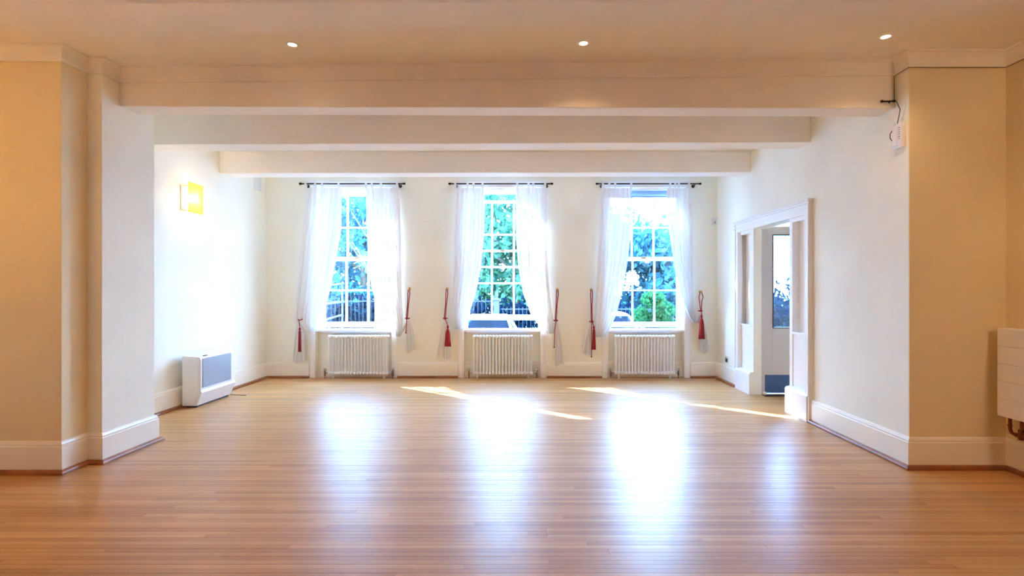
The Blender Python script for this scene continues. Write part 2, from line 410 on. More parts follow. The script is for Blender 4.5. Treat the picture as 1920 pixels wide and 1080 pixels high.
for L10 in range(2, 42):
    u = MB(); board_shape(u, 0, L10 / 10.0, 0, PITCH); unit[L10] = None if False else u
field = MB(); nind = 0
rows = int((8.0 - YF) / PITCH) + 14
meshes = {}
for r in range(rows):
    y = YF + r * PITCH
    if y + PITCH > 8.5: break
    x0, x1 = xrange(y + PITCH / 2); x = x0 - 0.0
    first = True
    # boards that can be picked apart: the rows nearest the camera, where they show
    single = 2.40 <= y <= 4.72
    while x < x1 - 1e-4:
        L10 = rr.randint(14, 26) if single else rr.randint(9, 24)
        if first: L10 = rr.randint(4, 22); first = False
        L = L10 / 10.0
        if x + L > x1 - 0.35: L = x1 - x
        dz = rr.uniform(-0.0003, 0.0003)
        seen = single and (x < (1920 - VX) / F * (y + 0.1)) and (x + L > -VX / F * (y + 0.1))
        if seen and nind < 298:
            key = round(L, 3)
            if key not in meshes:
                u = MB(); board_shape(u, 0, L, 0, PITCH); meshes[key] = u.mesh('floorboard', 'board')
            o = bpy.data.objects.new('floorboard', meshes[key]); COL.objects.link(o); o.parent = floor
            o.location = (x, y, dz); nind += 1
        else:
            board_shape(field, x, x + L, y, y + PITCH, dz)
        x += L
fo = obj('floorboard_field', field, 'boards', floor); fo['kind'] = 'stuff'
print('single boards', nind, 'joined faces', len(field.f))

# ------------------------------------------------------------------ windows
GW, GH = 0.326, 0.469      # pane pitch
SASH = {}
def window(i, cx, up=0.0, down=0.0):
    nm = ('left', 'middle', 'right')[i]
    root = empty('window_%d' % (i + 1), (cx, YB, 0), '%s tall white sash window behind sheer curtains' % nm + (', raised at the bottom' if up else ''), 'window', kind='structure')
    # casing running down to the floor, with plinthless square feet and a moulded head
    for s in (-1, 1):
        m = MB(); xa, xb = sorted((cx + s * WW, cx + s * (WW + 0.085)))
        m.box(xa, xb, YB - 0.022, YB + 0.002, 0, ZH + 0.07); m.box(xa + 0.02, xb - 0.02, YB - 0.030, YB - 0.021, 0.0, ZH + 0.055)
        obj('casing', m, 'trim', root, bev=0.004)
    m = MB(); m.box(cx - WW - 0.085, cx + WW + 0.085, YB - 0.024, YB + 0.002, ZH + 0.0, ZH + 0.075)
    m.box(cx - WW - 0.10, cx + WW + 0.10, YB - 0.038, YB + 0.002, ZH + 0.075, ZH + 0.095)
    obj('head_casing', m, 'trim', root, bev=0.004)
    # box frame lining the reveal
    m = MB()
    m.box(cx - WW, cx - WW + 0.010, YB, YB + T, ZS, ZH); m.box(cx + WW - 0.010, cx + WW, YB, YB + T, ZS, ZH)
    m.box(cx - WW + 0.010, cx + WW - 0.010, YB, YB + T, ZH - 0.030, ZH)
    for s in (-1, 1):
        for yy in (0.135, 0.188, 0.24):
            xa, xb = sorted((cx + s * (WW - 0.010), cx + s * (WW - 0.026))); m.box(xa, xb, YB + yy, YB + yy + 0.012, ZS, ZH - 0.03)
    m.box(cx - WW + 0.01, cx + WW - 0.01, YB + 0.125, YB + 0.145, ZH - 0.055, ZH - 0.03)
    obj('frame', m, 'trim', root)
    # sill board with rounded nose and a moulding under it
    m = MB(); m.box(cx - WW + 0.0, cx + WW, YB - 0.015, YB + 0.30, ZS - 0.028, ZS + 0.0)
    m.box(cx - WW + 0.015, cx + WW - 0.015, YB + 0.06, YB + 0.10, ZS - 0.06, ZS - 0.028)
    obj('sill', m, 'trim', root, bev=0.006)
    m = MB(); m.box(cx - WW - 0.08, cx + WW + 0.08, YB + T - 0.05, YB + T + 0.07, ZS - 0.10, ZS - 0.02)
    obj('outer_sill', m, 'stone', root)
    zg0 = 0.804
    def sash(name, y0, z0, bot, top):
        m = MB(); gx0, gx1 = cx - 1.5 * GW, cx + 1.5 * GW; z1 = z0 + 2 * GH; y1 = y0 + 0.036
        m.box(gx0 - 0.042, gx0, y0, y1, z0 - bot, z1 + top); m.box(gx1, gx1 + 0.042, y0, y1, z0 - bot, z1 + top)
        m.box(gx0, gx1, y0, y1, z0 - bot, z0); m.box(gx0, gx1, y0, y1, z1, z1 + top)
        for k in (1, 2):
            x = gx0 + k * GW; m.box(x - 0.013, x + 0.013, y0 + 0.002, y1 - 0.002, z0, z1)
        zb = z0 + GH
        for k in range(3): m.box(gx0 + k * GW + 0.013 * (k > 0), gx0 + (k + 1) * GW - 0.013 * (k < 2), y0 + 0.003, y1 - 0.003, zb - 0.013, zb + 0.013)
        s = obj(name, m, 'trim', root, bev=0.002, seg=1)
        for a in range(3):
            for b in range(2):
                g = MB(); g.box(gx0 + a * GW + 0.005, gx0 + (a + 1) * GW - 0.005, 0.017 + y0, 0.0185 + y0, z0 + b * GH + 0.005, z0 + (b + 1) * GH - 0.005)
                obj('pane', g, 'glass', s)
        return s
    lo = sash('lower_sash', YB + 0.149, zg0 + up, 0.078, 0.030)
    hi = sash('upper_sash', YB + 0.202, zg0 + 2 * GH - down, 0.030, 0.045)
    m = MB()
    m.box(cx - 0.03, cx + 0.03, YB + 0.135, YB + 0.149, zg0 + up + 2 * GH + 0.004, zg0 + up + 2 * GH + 0.022)
    obj('sash_catch', m, 'brass', lo)
    return root
window(0, WX[0]); window(1, WX[1], up=0.105, down=0.105); window(2, WX[2])

# rolled blind over the right window
t = empty('roller_blind', (WX[2], 7.87, 2.70), 'rolled-up blue-grey roller blind at the head of the right window', 'blind')
m = MB(); m.lathe([(0.0, -0.51), (0.032, -0.51), (0.032, 0.51), (0.0, 0.51)], (WX[2], 7.87, 2.70), 'x', 16); obj('roll', m, 'blind', t)
m = MB(); m.box(WX[2] - 0.50, WX[2] + 0.50, 7.899, 7.902, 2.655, 2.70); obj('cloth', m, 'blind', t)
m = MB(); m.box(WX[2] - 0.505, WX[2] + 0.505, 7.893, 7.908, 2.640, 2.657); obj('bottom_bar', m, 'trim', t)
for s in (-1, 1):
    m = MB(); m.box(WX[2] + s * 0.51, WX[2] + s * 0.5455, 7.845, 7.895, 2.665, 2.74); obj('bracket', m, 'white', t)

# ------------------------------------------------------------------ doorway in the right wall
CX = XR - 0.04
door = empty('door_1', (XR, 6.05, 0), 'white panelled doorway in the right wall, its glazed door standing open', 'doorway', kind='structure')
m = MB()
for ya, yb in ((5.165, 5.25), (6.925, 7.01)):
    m.box(CX, XR + 0.02, ya, yb, 0, 2.03)
m.box(CX, XR + 0.02, 5.165, 7.01, 2.03, 2.13)
m.box(CX - 0.012, XR + 0.0, 5.155, 7.02, 2.13, 2.150); m.box(CX - 0.022, XR + 0.0, 5.145, 7.03, 2.150, 2.172)
m.box(CX - 0.006, CX, 5.165, 7.01, 2.075, 2.088)
for ya in (5.165, 6.985): m.box(CX - 0.008, CX, ya, ya + 0.025, 0.24, 2.13)
obj('architrave', m, 'trim', door, bev=0.003)
for side, (ya, yb) in (('near', (5.25, 5.63)), ('far', (6.53, 6.925))):
    inner = 5.57 if side == 'near' else 6.59
    m = MB()
    if side == 'near': m.box(XR, XR + 0.10, inner, yb, 0, 2.03)
    else: m.box(XR, XR + 0.10, ya, inner, 0, 2.03)
    obj('post', m, 'trim', door, bev=0.002)
    a, b = (ya, inner) if side == 'near' else (inner, yb)
    m = MB(); m.box(XR + 0.07, XR + 0.10, a, b, 0.84, 2.03); m.box(XR, XR + 0.10, a, b, 1.99, 2.03)
    m.box(XR + 0.01, XR + 0.10, a, b, 0.24, 0.84); m.box(XR - 0.004, XR + 0.01, a, b, 0.825, 0.85)
    obj('side_panel', m, 'trim', door, bev=0.002)
    m = MB(); m.prism([(XR + 0.012, 0), (CX - 0.012, 0), (CX - 0.012, 0.25), (CX, 0.27), (XR + 0.004, 0.28), (XR + 0.012, 0.28)], 'y',
                      ya - 0.06 if side == 'near' else ya + 0.003, yb + 0.06 if side == 'far' else yb - 0.003)
    obj('plinth', m, 'trim', door, bev=0.002)
m = MB(); m.box(XR, XR + 0.14, 5.63, 6.53, 2.03, 2.13); obj('head_lining', m, 'trim', door)
m = MB(); m.box(XR + 0.10, XR + 0.14, 5.20, 5.63, 0, 2.13); m.box(XR + 0.10, XR + 0.14, 6.53, 6.98, 0, 2.13)
obj('back_lining', m, 'door', door)
# open leaf, parallel to the windows
leaf = empty('door_leaf', (2.90, 6.57, 0), 'open cream door with tall glass panel and blue kick plate', 'door')
LX0, LX1, LY0, LY1, LZ = 2.905, 3.67, 6.575, 6.615, 2.06
gx0, gx1, gz0, gz1 = 3.015, 3.56, 0.81, 1.965
m = MB()
m.box(LX0, gx0, LY0, LY1, 0.012, LZ); m.box(gx1, LX1, LY0, LY1, 0.012, LZ); m.box(gx0, gx1, LY0, LY1, 0.012, gz0); m.box(gx0, gx1, LY0, LY1, gz1, LZ)
obj('leaf', m, 'door', leaf, bev=0.002)
m = MB()
for (a, b, c, d) in ((gx0, gx0 + 0.012, gz0, gz1), (gx1 - 0.012, gx1, gz0, gz1), (gx0 + 0.012, gx1 - 0.012, gz0, gz0 + 0.012), (gx0 + 0.012, gx1 - 0.012, gz1 - 0.012, gz1)):
    m.box(a, b, LY0 - 0.004, LY1 + 0.004, c, d)
obj('glazing_bead', m, 'dark', leaf)
m = MB(); m.box(gx0 + 0.012, gx1 - 0.012, LY0 + 0.018, LY0 + 0.022, gz0 + 0.012, gz1 - 0.012); obj('pane', m, 'doorglass', leaf)
m = MB(); m.box(LX0 + 0.012, LX1 - 0.01, LY0 - 0.003, LY0, 0.015, 0.235); obj('kick_plate', m, 'kick', leaf)
for z in (0.25, 0.55, 1.85):
    m = MB(); m.tube([(LX0 - 0.008, LY0 - 0.008, z), (LX0 - 0.008, LY0 - 0.008, z + 0.10)], 0.008); obj('hinge', m, 'brass', leaf)
m = MB(); m.tube([(LX1 - 0.06, LY0 - 0.001, 1.02), (LX1 - 0.06, LY0 - 0.05, 1.02), (LX1 - 0.17, LY0 - 0.05, 1.02)], 0.01); obj('door_handle', m, 'chrome', leaf)
# small worn threshold plate below the leaf and its stop
m = MB(); m.box(2.86, 3.20, 6.42, 6.52, 0.0, 0.006); tag(obj('door_mat', m, 'rust', bev=0.001), 'thin brown threshold plate on the floor under the open door', 'threshold')
m = MB(); m.lathe([(0.0, 0.0), (0.022, 0.0), (0.022, 0.02), (0.016, 0.04), (0, 0.045)], (2.885, 6.50, 0.0)); tag(obj('door_stop', m, 'white'), 'small white round door stop by the door hinge', 'door stop')

# hall beyond the doorway
m = MB(); m.box(5.0, 5.2, 4.0, 8.5, 0, 3.3); m.box(XR + 0.14, 5.2, YR + 0.14, YR + 0.2, 0, 3.3) if False else None
m.box(XR + 0.14, 5.2, YR + 0.01, 4.0, 0, 3.3)
struct('wall_hall_side', m, 'wall', 'hall wall beyond the open doorway', 'wall')
m = MB(); HX0, HX1, HZ0, HZ1 = 3.3, 4.7, 0.40, 2.46
m.box(XR + 0.14, HX0, 8.5, 8.65, 0, 3.3); m.box(HX1, 5.2, 8.5, 8.65, 0, 3.3); m.box(HX0, HX1, 8.5, 8.65, 0, HZ0); m.box(HX0, HX1, 8.5, 8.65, HZ1, 3.3)
m.box(XR + 0.04, XR + 0.14, YB + T, 8.65, 0, 3.3)
struct('wall_hall_back', m, 'wall', 'hall end wall behind the open door with a window in it', 'wall')
m = MB(); m.box(XR + 0.14, 5.2, YR + 0.14, 8.65, ZC, ZC + 0.3)
struct('ceiling_hall', m, 'ceiling', 'ceiling of the hall beyond the doorway', 'ceiling')
wn = empty('window_4', (4.0, 8.55, 0), 'hall window seen through the glass of the open door', 'window', kind='structure')
m = MB(); m.box(HX0, HX0 + 0.05, 8.54, 8.60, HZ0, HZ1); m.box(HX1 - 0.05, HX1, 8.54, 8.60, HZ0, HZ1); m.box(HX0, HX1, 8.54, 8.60, HZ0, HZ0 + 0.05); m.box(HX0, HX1, 8.54, 8.60, HZ1 - 0.05, HZ1)
m.box(HX0 + 0.05, HX1 - 0.05, 8.545, 8.595, 2.26, 2.30)
obj('frame', m, 'trim', wn)
m = MB(); m.box(HX0 + 0.05, HX1 - 0.05, 8.568, 8.572, HZ0 + 0.05, HZ1 - 0.05); obj('pane', m, 'glass', wn)

# ------------------------------------------------------------------ column radiators under the windows
def section_mesh():
    m = MB()
    for y in (-0.032, 0.032):
        m.tube([(0, y, 0.085), (0, y, 0.60)], 0.0116, 10, caps=False)
    for z0, z1 in ((0.055, 0.10), (0.585, 0.625)):
        zc = (z0 + z1) / 2
        # rounded header lobe, wider than the tubes
        m.tube([(0, -0.058, zc), (0, -0.052, zc), (0, -0.03, zc), (0, 0.03, zc), (0, 0.052, zc), (0, 0.058, zc)], [0.010, 0.0205, 0.0225, 0.0225, 0.0205, 0.010], 12)
    return m.mesh('section', 'white')
secm = section_mesh()
NS, SP = 19, 0.0462
def radiator(i, cx):
    nm = ('left', 'middle', 'right')[i]; yy = 7.735
    t = empty('column_radiator', (cx, yy, 0), 'white column radiator under the %s window' % nm, 'radiator', 'column radiators under the windows')
    x0 = cx - (NS - 1) * SP / 2
    for k in range(NS):
        o = bpy.data.objects.new('section', secm); COL.objects.link(o); o.parent = t; o.location = (x0 + k * SP - cx, 0, 0.0)
    for s in (-1, 1):
        m = MB(); xe = cx + s * ((NS - 1) * SP / 2 + 0.02)
        m.tube([(xe, yy, 0.077), (xe + s * 0.055, yy, 0.077)], 0.011)
        m.lathe([(0, 0.03), (0.014, 0.035), (0.016, 0.10), (0.020, 0.105), (0.020, 0.14), (0.0, 0.145)], (xe + s * 0.055, yy, 0.0))
        m.tube([(xe + s * 0.055, yy, 0.0), (xe + s * 0.055, yy, 0.06)], 0.0085)
        obj('valve', m, 'chrome', t)
    for xx in (cx - 0.30, cx + 0.30):
        for zz in (0.20, 0.48): m = MB(); m.box(xx - 0.012, xx + 0.012, yy + 0.045, YB + 0.088, zz, zz + 0.015); obj('wall_bracket', m, 'white', t)
    for xx in (x0 + SP, x0 + (NS - 2) * SP):
        m = MB(); m.tube([(xx, yy, 0.0), (xx, yy, 0.06)], [0.016, 0.011]); m.lathe([(0, 0.001), (0.022, 0.0), (0.022, 0.008), (0.012, 0.012)], (xx, yy, 0.0))
        obj('foot', m, 'white', t)
for i, cxr in enumerate((-2.455, -0.365, 1.69)): radiator(i, cxr)

# ------------------------------------------------------------------ curtains
YCU = 7.70
def interp(tab, y, k):
    if y <= tab[0][0]: return tab[0][k]
    for a, b in zip(tab, tab[1:]):
        if y <= b[0]:
            u = (y - a[0]) / (b[0] - a[0]); return a[k] + (b[k] - a[k]) * u
    return tab[-1][k]
def curtain(label, tab, G, tail, tabs, seed, folds=7):
    """tab rows: (py, x_outer, x_inner); G: gather point px; tail: (x0, x1, ybottom)"""
    r = random.Random(seed)
    top = tab[0]; xo, xi = top[1], top[2]
    root = empty('curtain', P((xo + xi) / 2, 345, YCU), label, 'curtain', 'sheer white tab-top curtains')
    NU, NV = 72, 44
    ph = [r.uniform(0, 6.28) for _ in range(4)]
    def fold(u, v):
        return (0.55 * sin(2 * pi * folds * u + ph[0] + 0.8 * sin(2.2 * v + ph[1])) + 0.30 * sin(2 * pi * (folds * 0.53) * u + ph[2] + v) + 0.22 * sin(2 * pi * folds * 1.9 * u + ph[3]))
    yb = tab[-1][0]; rows = []
    for j in range(NV):
        v = j / (NV - 1); py = 353 + (yb - 353) * v; row = []
        for i in range(NU):
            u = i / (NU - 1); uu = u + 0.010 * sin(2 * pi * folds * u + ph[2])
            xe = interp(tab, py, 1); xn = interp(tab, py, 2)
            x = xe + (xn - xe) * uu
            amp = 0.030 * min(1.0, 0.45 + v * 2.5)
            # belly: the cloth hangs fuller and nearer the room low down
            y = YCU + fold(u, v * 2) * amp - 0.05 * sin(pi * min(1, v)) * (0.4 + 0.6 * u) * v
            p = P(x, py, YCU); row.append(Vector((p.x, y, p.z)))
        rows.append(row)
    # sweep round underneath to the gather, behind the belly
    g = P(G[0], G[1], 7.70); last = rows[-1]; prev = rows[-4]
    NT = 12
    for j in range(1, NT + 1):
        t = j / NT; row = []
        for i in range(NU):
            u = i / (NU - 1); a = last[i]; tan = (a - prev[i])
            gu = g + Vector((0.020 * cos(2 * pi * u * 3 + ph[0]), 0.022 * sin(2 * pi * u * 3 + ph[0]) - 0.0, 0.010 * (u - 0.5)))
            c1 = a + tan * 0.55 + Vector((0, 0.0, -0.012)); c2 = gu + Vector(((a.x - gu.x) * 0.35, -0.02 + 0.04 * sin(9 * u), -0.055))
            q = a * (1 - t) ** 3 + c1 * 3 * t * (1 - t) ** 2 + c2 * 3 * t * t * (1 - t) + gu * t ** 3
            row.append(q)
        rows.append(row)
    # tail fans out below the cord
    tx0, tx1, tyb = tail; NB = 16
    gl = rows[-1]
    for j in range(1, NB + 1):
        t = j / NB; row = []
        for i in range(NU):
            u = i / (NU - 1); e = P(tx0 + (tx1 - tx0) * u, tyb - 3 + 3 * sin(u * 6 + ph[1]), 7.72)
            k = t ** 0.55; wv = fold(u * 0.8, 3) * 0.028 * min(1, t * 3)
            x = gl[i].x * (1 - k) + e.x * k; z = gl[i].z * (1 - t) + e.z * t; y = gl[i].y * (1 - k) + e.y * k + wv
            row.append(Vector((x, min(y, YB - 0.026 if z < 0.24 else YB - 0.012), z)))
        rows.append(row)
    n = len(rows); mb = MB(); mb.add([p for row in rows for p in row], [(a * NU + b, a * NU + b + 1, (a + 1) * NU + b + 1, (a + 1) * NU + b) for a in range(n - 1) for b in range(NU - 1)], True)
    obj('drape', mb, 'voile', root)
    # hem band at the top and the tabs over the rod
    for tx in tabs:
        p = P(tx, 345, YCU); hw = 0.016; m = MB()
        prof = [(-0.012, 2.735), (-0.017, 2.79), (-0.016, 2.812), (-0.008, 2.824), (0.004, 2.824), (0.012, 2.812), (0.013, 2.79), (0.008, 2.735)]
        vs = []
        for dy, z in prof: vs += [(p.x - hw, 7.69 + dy, z), (p.x + hw, 7.69 + dy, z)]
        m.add(vs, [(2 * a, 2 * a + 1, 2 * a + 3, 2 * a + 2) for a in range(len(prof) - 1)], True)
        obj('tab', m, 'voile', root)
curtain('sheer white curtain on the left side of the left window',
        [(353, 575, 641), (430, 567, 641), (480, 561, 633), (540, 556, 622), (575, 551, 612), (600, 550, 603), (615, 556, 598)], (563, 600), (547, 574, 682), (574, 592, 605, 636), 1)
curtain('sheer white curtain on the right side of the left window, glowing in the sun',
        [(353, 749, 686), (500, 752, 691), (540, 753, 698), (570, 754, 708), (600, 757, 723), (620, 755, 736), (628, 750, 740)], (766, 602), (760, 781, 662), (687, 698, 715, 745), 2)
curtain('sheer white curtain on the left side of the middle window',
        [(353, 853, 908), (440, 851, 907), (500, 850, 901), (550, 849, 892), (590, 848, 879), (605, 850, 871), (614, 854, 866)], (836, 602), (818, 846, 674), (854, 877, 888, 905), 3)
curtain('sheer white curtain on the right side of the middle window',
        [(353, 1026, 967), (450, 1027, 968), (500, 1028, 972), (550, 1031, 981), (590, 1036, 996), (610, 1039, 1010), (622, 1038, 1018)], (1043, 604), (1040, 1058, 687), (970, 991, 1000, 1022), 4)
curtain('sheer white curtain on the left side of the right window',
        [(353, 1128, 1185), (440, 1123, 1183), (500, 1120, 1175), (550, 1117, 1166), (590, 1115, 1155), (615, 1113, 1145), (629, 1116, 1135)], (1109, 603), (1093, 1112, 668), (1130, 1142, 1153, 1183), 5)
curtain('sheer white curtain on the right side of the right window',
        [(353, 1298, 1250), (420, 1298, 1252), (500, 1298, 1263), (550, 1299, 1275), (580, 1300, 1286), (595, 1303, 1292), (602, 1305, 1298)], (1313, 586), (1311, 1330, 664), (1256, 1265, 1272, 1291), 6)

# rods
for nm, xa, xb in (('left', 566, 755), ('middle', 846, 1032), ('right', 1122, 1310)):
    a, b = P(xa, 344.6, 7.69), P(xb, 344.6, 7.69); a.z = b.z = 2.811
    t = empty('curtain_rod', ((a.x + b.x) / 2, 7.69, 2.811), 'dark metal curtain rod above the %s window' % nm, 'curtain rod', 'dark curtain rods over the windows')
    m = MB(); m.tube([a, b], 0.0095, 10); obj('pole', m, 'rod', t)
    for e, s in ((a, -1), (b, 1)):
        m = MB(); m.lathe([(0.0095, 0), (0.016, s * 0.004), (0.010, s * 0.010), (0.018, s * 0.022), (0.014, s * 0.036), (0.0, s * 0.042)], e, 'x', 12); obj('finial', m, 'rod', t)
        bx = e.x - s * 0.055
        m = MB(); m.tube([(bx, 7.69, 2.798), (bx, 7.72, 2.79), (bx, YB - 0.012, 2.79)], 0.007); m.lathe([(0.024, YB), (0.024, YB - 0.008), (0.012, YB - 0.014), (0, YB - 0.014)], (bx, 0, 2.79), 'y', 14)
        obj('bracket', m, 'rod', t)

# tieback hooks, cords and tassels
def tieback(label, hx, hy, gx, gy, tassel=None, loop=3.0, extra=None, hooklabel='', back=0.0):
    h = P(hx, hy, 7.74); g = P(gx, gy, 7.70); Yw = YB
    m = MB(); m.lathe([(0.018, Yw), (0.018, Yw - 0.006), (0.007, Yw - 0.010), (0.007, Yw - 0.045), (0.014, Yw - 0.050), (0.015, Yw - 0.060), (0.0, Yw - 0.066)], (h.x, 0, h.z + 0.0), 'y', 12)
    tag(obj('tieback_hook', m, 'brass'), hooklabel, 'hook', 'brass hooks beside the windows')
    t = empty('tieback', (h.x, 7.74, h.z), label, 'tieback', 'crimson rope tiebacks')
    L = loop / F * 7.7; top = h.z + 0.009
    m = MB()
    path = []
    for s in (-1, 1):
        seq = [(h.x, 7.738, top), (h.x + s * 0.010, 7.736, top - 0.012), (h.x + s * L * 0.6, 7.73 + back * 0.2, h.z - 0.08), ((h.x + g.x) / 2 + s * L * 0.3, 7.712 + back * 0.5, (h.z + g.z) / 2), (g.x + s * 0.008, 7.672 + back, g.z + 0.05), (g.x + s * 0.003, 7.655 + back, g.z)]
        m.tube(seq, 0.0068, 8)
    m.tube([(g.x - 0.03, 7.70, g.z + 0.012), (g.x - 0.018, 7.672, g.z + 0.004), (g.x, 7.658, g.z), (g.x + 0.018, 7.672, g.z + 0.004), (g.x + 0.03, 7.70, g.z + 0.012), (g.x + 0.02, 7.735, g.z + 0.01), (g.x - 0.02, 7.735, g.z + 0.01), (g.x - 0.03, 7.70, g.z + 0.012)], 0.0068, 8)
    obj('cord', m, 'red', t)
    if tassel:
        tx, ty0, ty1, r = tassel; a = P(tx, ty0, 7.64); b = P(tx, ty1, 7.64)
        m = MB(); m.tube([(g.x, 7.655, g.z), ((g.x + a.x) / 2, 7.648, (g.z + a.z) / 2 + 0.01), (a.x, 7.64, a.z)], 0.006); obj('hanger', m, 'red', t)
        H = a.z - b.z
        m = MB(); m.lathe([(0.0, 0), (0.010, -0.004), (0.016, -0.022), (0.012, -0.042), (0.009, -0.05), (0.016, -0.058), (r * 0.7, -0.10), (r * 0.92, -H * 0.7), (r, -H), (0, -H + 0.004)], a, 'z', 18)
        q = m
        # strands: ridged fringe
        for k in range(18):
            an = 2 * pi * k / 18
            q.tube([(a.x + 0.014 * cos(an), 7.64 + 0.014 * sin(an), a.z - 0.06), (a.x + r * 0.95 * cos(an), 7.64 + r * 0.95 * sin(an), b.z + 0.05), (a.x + r * cos(an), 7.64 + r * sin(an), b.z - 0.004 * (k % 3))], 0.0035, 5)
        obj('tassel', q, 'red', t)
    if extra:
        m = MB(); pts = [P(x, y, 7.66) for x, y in extra]; m.tube([(g.x, 7.655, g.z)] + pts, 0.0055); m.sphere(pts[-1], 0.011, 8, 6); obj('cord_end', m, 'red', t)
tieback('crimson cord seen below the leftmost curtain', 563, 562, 563, 600, tassel=(562, 614, 659, 0.018), back=0.075, hooklabel='brass hook hidden behind the leftmost curtain')
tieback('crimson cord hanging just right of the left window, with no tassel showing', 767, 541, 764, 598, extra=[(762, 612), (761, 624)], hooklabel='brass hook just right of the left window')
tieback('crimson rope with a full red tassel left of the middle window', 838, 541, 835, 598, tassel=(839.5, 610, 649, 0.044), hooklabel='brass hook left of the middle window')
tieback('crimson rope with a thin dark end right of the middle window', 1045, 542, 1042, 602, extra=[(1040, 620), (1039, 651)], hooklabel='brass hook right of the middle window')
tieback('crimson rope with half-hidden tassel and long end left of the right window', 1109, 543, 1109, 604, tassel=(1113.5, 611, 655, 0.026), extra=[(1109, 630), (1109, 669)], hooklabel='brass hook left of the right window')
tieback('wide crimson rope loop with a red tassel right of the right window', 1314, 547, 1313, 584, tassel=(1315.5, 590, 635, 0.040), loop=6.5, hooklabel='brass hook right of the right window')

# ------------------------------------------------------------------ convector heater
t = empty('convector_heater', (-3.69, 6.12, 0), 'white floor-standing convector heater with a grey grille by the left wall', 'heater')
xb, xf, z1 = -3.762, -3.56, 0.552; HY0, HY1 = 5.80, 6.47
prof = [(xb, 0.022), (-3.605, 0.022), (xf + 0.012, 0.165), (xf, 0.19), (xf, z1 - 0.03), (xf - 0.012, z1), (xb, z1 + 0.012)]
m = MB(); m.prism(prof, 'y', HY0, HY1); obj('body', m, 'heater', t, bev=0.004)
m = MB(); m.prism([(xb + 0.02, 0.05), (-3.63, 0.05), (xf - 0.018, 0.17), (xf - 0.022, z1 - 0.04), (xb + 0.02, z1 - 0.03)], 'y', HY0 - 0.005, HY0); obj('end_plate', m, 'heater', t, bev=0.002)
m = MB(); m.box(xf, xf + 0.004, HY0 + 0.03, HY1 - 0.08, 0.215, 0.535); g = obj('grille', m, 'grille', t)
m = MB()
for k in range(30):
    z = 0.222 + k * 0.0104; m.box(xf + 0.004, xf + 0.007, HY0 + 0.035, HY1 - 0.085, z, z + 0.005)
q = obj('grille_slats', m, 'grille', g); q['kind'] = 'stuff'
m = MB(); m.box(xb + 0.03, -3.62, HY0 + 0.03, HY1 - 0.03, 0.0, 0.022); obj('base', m, 'dark', t)
m = MB()
for (a, b) in ((HY0 + 0.10, HY0 + 0.12), (HY0 + 0.135, HY0 + 0.155)): m.box(-3.60, -3.575, a, b, z1 + 0.001, z1 + 0.008)
obj('control_button', m, 'dark', t)
m = MB(); m.tube([(-3.68, 6.47, 0.03), (-3.66, 6.53, 0.006), (-3.55, 6.50, 0.005), (-3.48, 6.48, 0.005), (-3.42, 6.47, 0.005)], 0.004); tag(obj('power_cable', m, 'cable'), 'short grey cable lying on the floor beside the convector heater', 'cable')

# ------------------------------------------------------------------ sconces
def sconce(loc, face, label, power, tint):
    """face: +x or +y direction the shade looks"""
    t = empty('wall_sconce', loc, label, 'wall lamp', 'amber glass wall lamps')
    x, y, z = loc
    def bx(m, d0, d1, w0, w1, h0, h1):
        if face == '-x': m.box(x - d1, x - d0, y + w0, y + w1, z + h0, z + h1)
        elif face == 'x': m.box(x + d0, x + d1, y + w0, y + w1, z + h0, z + h1)
        else: m.box(x + w0, x + w1, y + d0, y + d1, z + h0, z + h1)
    m = MB(); bx(m, 0, 0.012, -0.10, 0.10, -0.13, 0.13); obj('back_plate', m, 'white', t, bev=0.002)
    m = MB(); bx(m, 0.105, 0.111, -0.13, 0.13, -0.165, 0.165); obj('glass_shade', m, 'amber', t, bev=0.001)
    for a in (-0.11, 0.11):
        for b in (-0.145, 0.145):
            p0 = (x + 0.012, y + a * 0.8, z + b * 0.85) if face == 'x' else (x - 0.012, y + a * 0.8, z + b * 0.85) if face == '-x' else (x + a * 0.8, y + 0.012, z + b * 0.85)
            p1 = (x + 0.114, y + a, z + b) if face == 'x' else (x - 0.114, y + a, z + b) if face == '-x' else (x + a, y + 0.114, z + b)
            m = MB(); m.tube([p0, p1], 0.003, 6); obj('arm', m, 'brass', t)
    c = (x + 0.06, y, z) if face == 'x' else (x - 0.06, y, z) if face == '-x' else (x, y + 0.06, z)
    m = MB(); m.sphere(c, 0.048, 16, 10, (1, 1, 1)); obj('bulb', m, 'bulb', t)
    l = bpy.data.lights.new('sconce_light', 'POINT'); l.energy = power; l.color = tint; l.shadow_soft_size = 0.052
    o = bpy.data.objects.new('sconce_light', l); COL.objects.link(o); o.parent = t; o.location = Vector(c) - Vector(loc)
    return t
sconce((XL, 5.96, 2.305), 'x', 'glowing amber glass wall lamp on the bright left wall', 4, (1.0, 0.50, 0.14))
sconce((-3.62, 2.62, 2.05), 'y', 'amber wall lamp on the near left pier, outside the picture', 90, (1.0, 0.44, 0.02))

